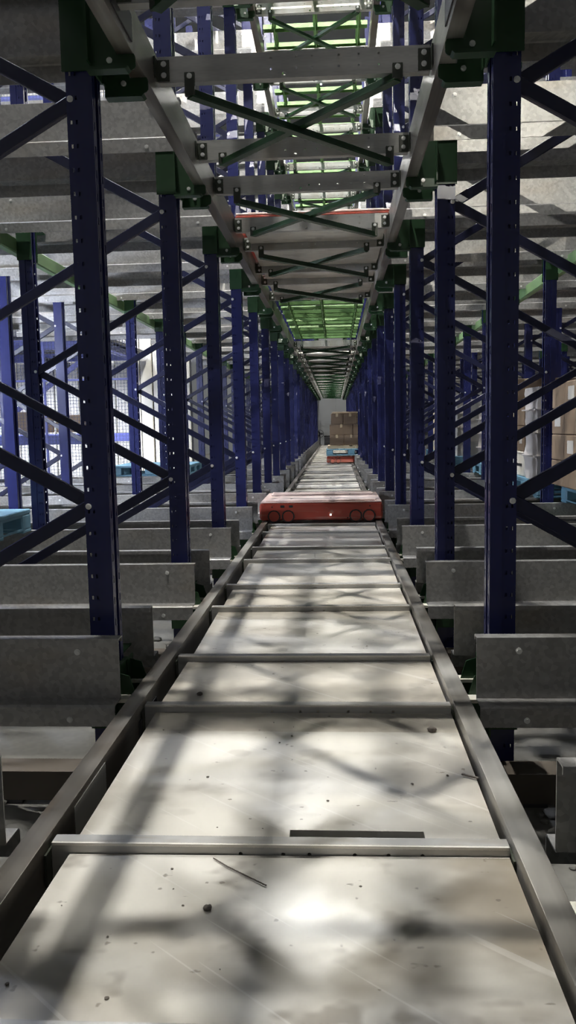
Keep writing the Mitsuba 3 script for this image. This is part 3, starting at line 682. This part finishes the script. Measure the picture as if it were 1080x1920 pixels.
for x in (-3.9, -5.9, -7.9):
    for y in (13.2, 15.6):
        part(k, 'column', cat([bx(x - 0.075, x + 0.075, y - 0.075, y - 0.065, FLOOR, 7.6), bx(x - 0.075, x + 0.075, y + 0.065, y + 0.075, FLOOR, 7.6), bx(x - 0.006, x + 0.006, y - 0.065, y + 0.065, FLOOR, 7.6)]), 'blue_lift')
for z in (1.40, -0.15, 3.6, 5.2):
    for y in (13.2, 15.6):
        part(k, 'girder', rbox(-8.0, -3.8, y - 0.04, y + 0.04, z - 0.08, z + 0.08, 0.008), 'blue_lift')
for z in (1.40, 3.6):
    part(k, 'girder', rbox(-3.94, -3.86, 13.2, 15.6, z - 0.07, z + 0.07, 0.008), 'blue_lift')
for z in (-0.80, -1.05):
    part(k, 'guard_rail', rbox(-8.0, -3.0, 12.9, 12.95, z - 0.03, z + 0.03, 0.008), 'dark_steel')
part(k, 'brace', bar((-3.9, 13.25, 1.3), (-5.9, 13.25, -0.1), 0.05, 0.08), 'blue_lift'); part(k, 'brace', bar((-5.9, 13.25, -0.2), (-3.9, 13.25, -1.15), 0.05, 0.08), 'blue_brace')
tag(k, 'blue steel lift tower beyond the mesh fence on the left', 'lift tower')
k = numbered('conveyor_deck'); part(k, 'plate', rbox(-8.0, -3.8, 13.3, 16.6, 1.50, 1.56, 0.005), 'dark_steel')
part(k, 'roller', cat([disc((-5.9, y, 1.62), 0.045, 3.9, 'x', 12) for y in np.arange(13.4, 15.5, 0.16)]), 'galv'); part(k, 'side_channel', rbox(-8.0, -3.8, 13.24, 13.29, 1.56, 1.74, 0.005), 'galv'); tag(k, 'roller conveyor deck in the lift tower on the left', 'conveyor')
k = numbered('cladding')
for i in range(24):
    x = -9.2 + i * 0.26
    part(k, 'panel', rbox(x, x + 0.235, 16.7 + (0.03 if i % 2 else 0), 16.78, FLOOR, 7.0, 0.006), 'cream')
part(k, 'backing', bx(-9.2, -2.95, 16.78, 16.82, FLOOR, 7.0), 'dark_steel')
tag(k, 'cream ribbed cladding behind the lift tower on the left', 'cladding')
for i, (x, z, w, h) in enumerate(((-4.55, -0.05, 0.4, 0.3), (-5.2, -0.05, 0.5, 0.36), (-4.35, 1.68, 0.42, 0.5), (-4.9, 1.68, 0.35, 0.32), (-6.1, 1.68, 0.5, 0.4))):
    if z < 1:
        pass
    carton(x, x + w, 13.45 if z > 1 else 13.05, 13.95 if z > 1 else 13.4, z + (0.02 if z < 1 else 0), z + h, ('brown carton on the lower girder of the lift tower, right one', 'brown carton on the lower girder of the lift tower, left one', 'tall carton on the roller deck nearest the aisle', 'low carton on the roller deck between two others', 'carton on the roller deck farthest from the aisle')[i], 'card')

# ------------------------------------------------------------------ far end: pedestal fan and crate
k = numbered('floor_fan')
ring = trimesh.creation.torus(0.17, 0.012, 28, 8); ring.apply_transform(trimesh.transformations.rotation_matrix(math.pi / 2, [1, 0, 0])); ring.apply_translation((-0.70, YW - 1.2, -0.38))
part(k, 'guard', ring, 'dark_steel', True)
for a in range(3):
    m = rbox(0.02, 0.14, -0.006, 0.006, -0.04, 0.04, 0.004); m.apply_transform(trimesh.transformations.rotation_matrix(a * 2 * math.pi / 3, [0, 1, 0])); m.apply_translation((-0.70, YW - 1.18, -0.38)); part(k, 'blade', m, 'dark_steel')
part(k, 'hub', disc((-0.70, YW - 1.18, -0.38), 0.03, 0.09), 'dark_steel'); part(k, 'stand', cat([bx(-0.715, -0.685, YW - 1.15, YW - 1.12, FLOOR, -0.38), bx(-0.86, -0.54, YW - 1.3, YW - 1.0, FLOOR, FLOOR + 0.02)]), 'dark_steel')
tag(k, 'grey pedestal fan by the wall at the far end of the aisle', 'fan')
k = numbered('crate'); part(k, 'body', rbox(-0.50, -0.18, YW - 1.2, YW - 0.9, FLOOR, -0.52, 0.01), 'dark_steel'); part(k, 'lid', rbox(-0.51, -0.17, YW - 1.21, YW - 0.89, -0.52, -0.47, 0.01), 'black'); tag(k, 'small dark crate against the wall at the far end of the aisle', 'crate')
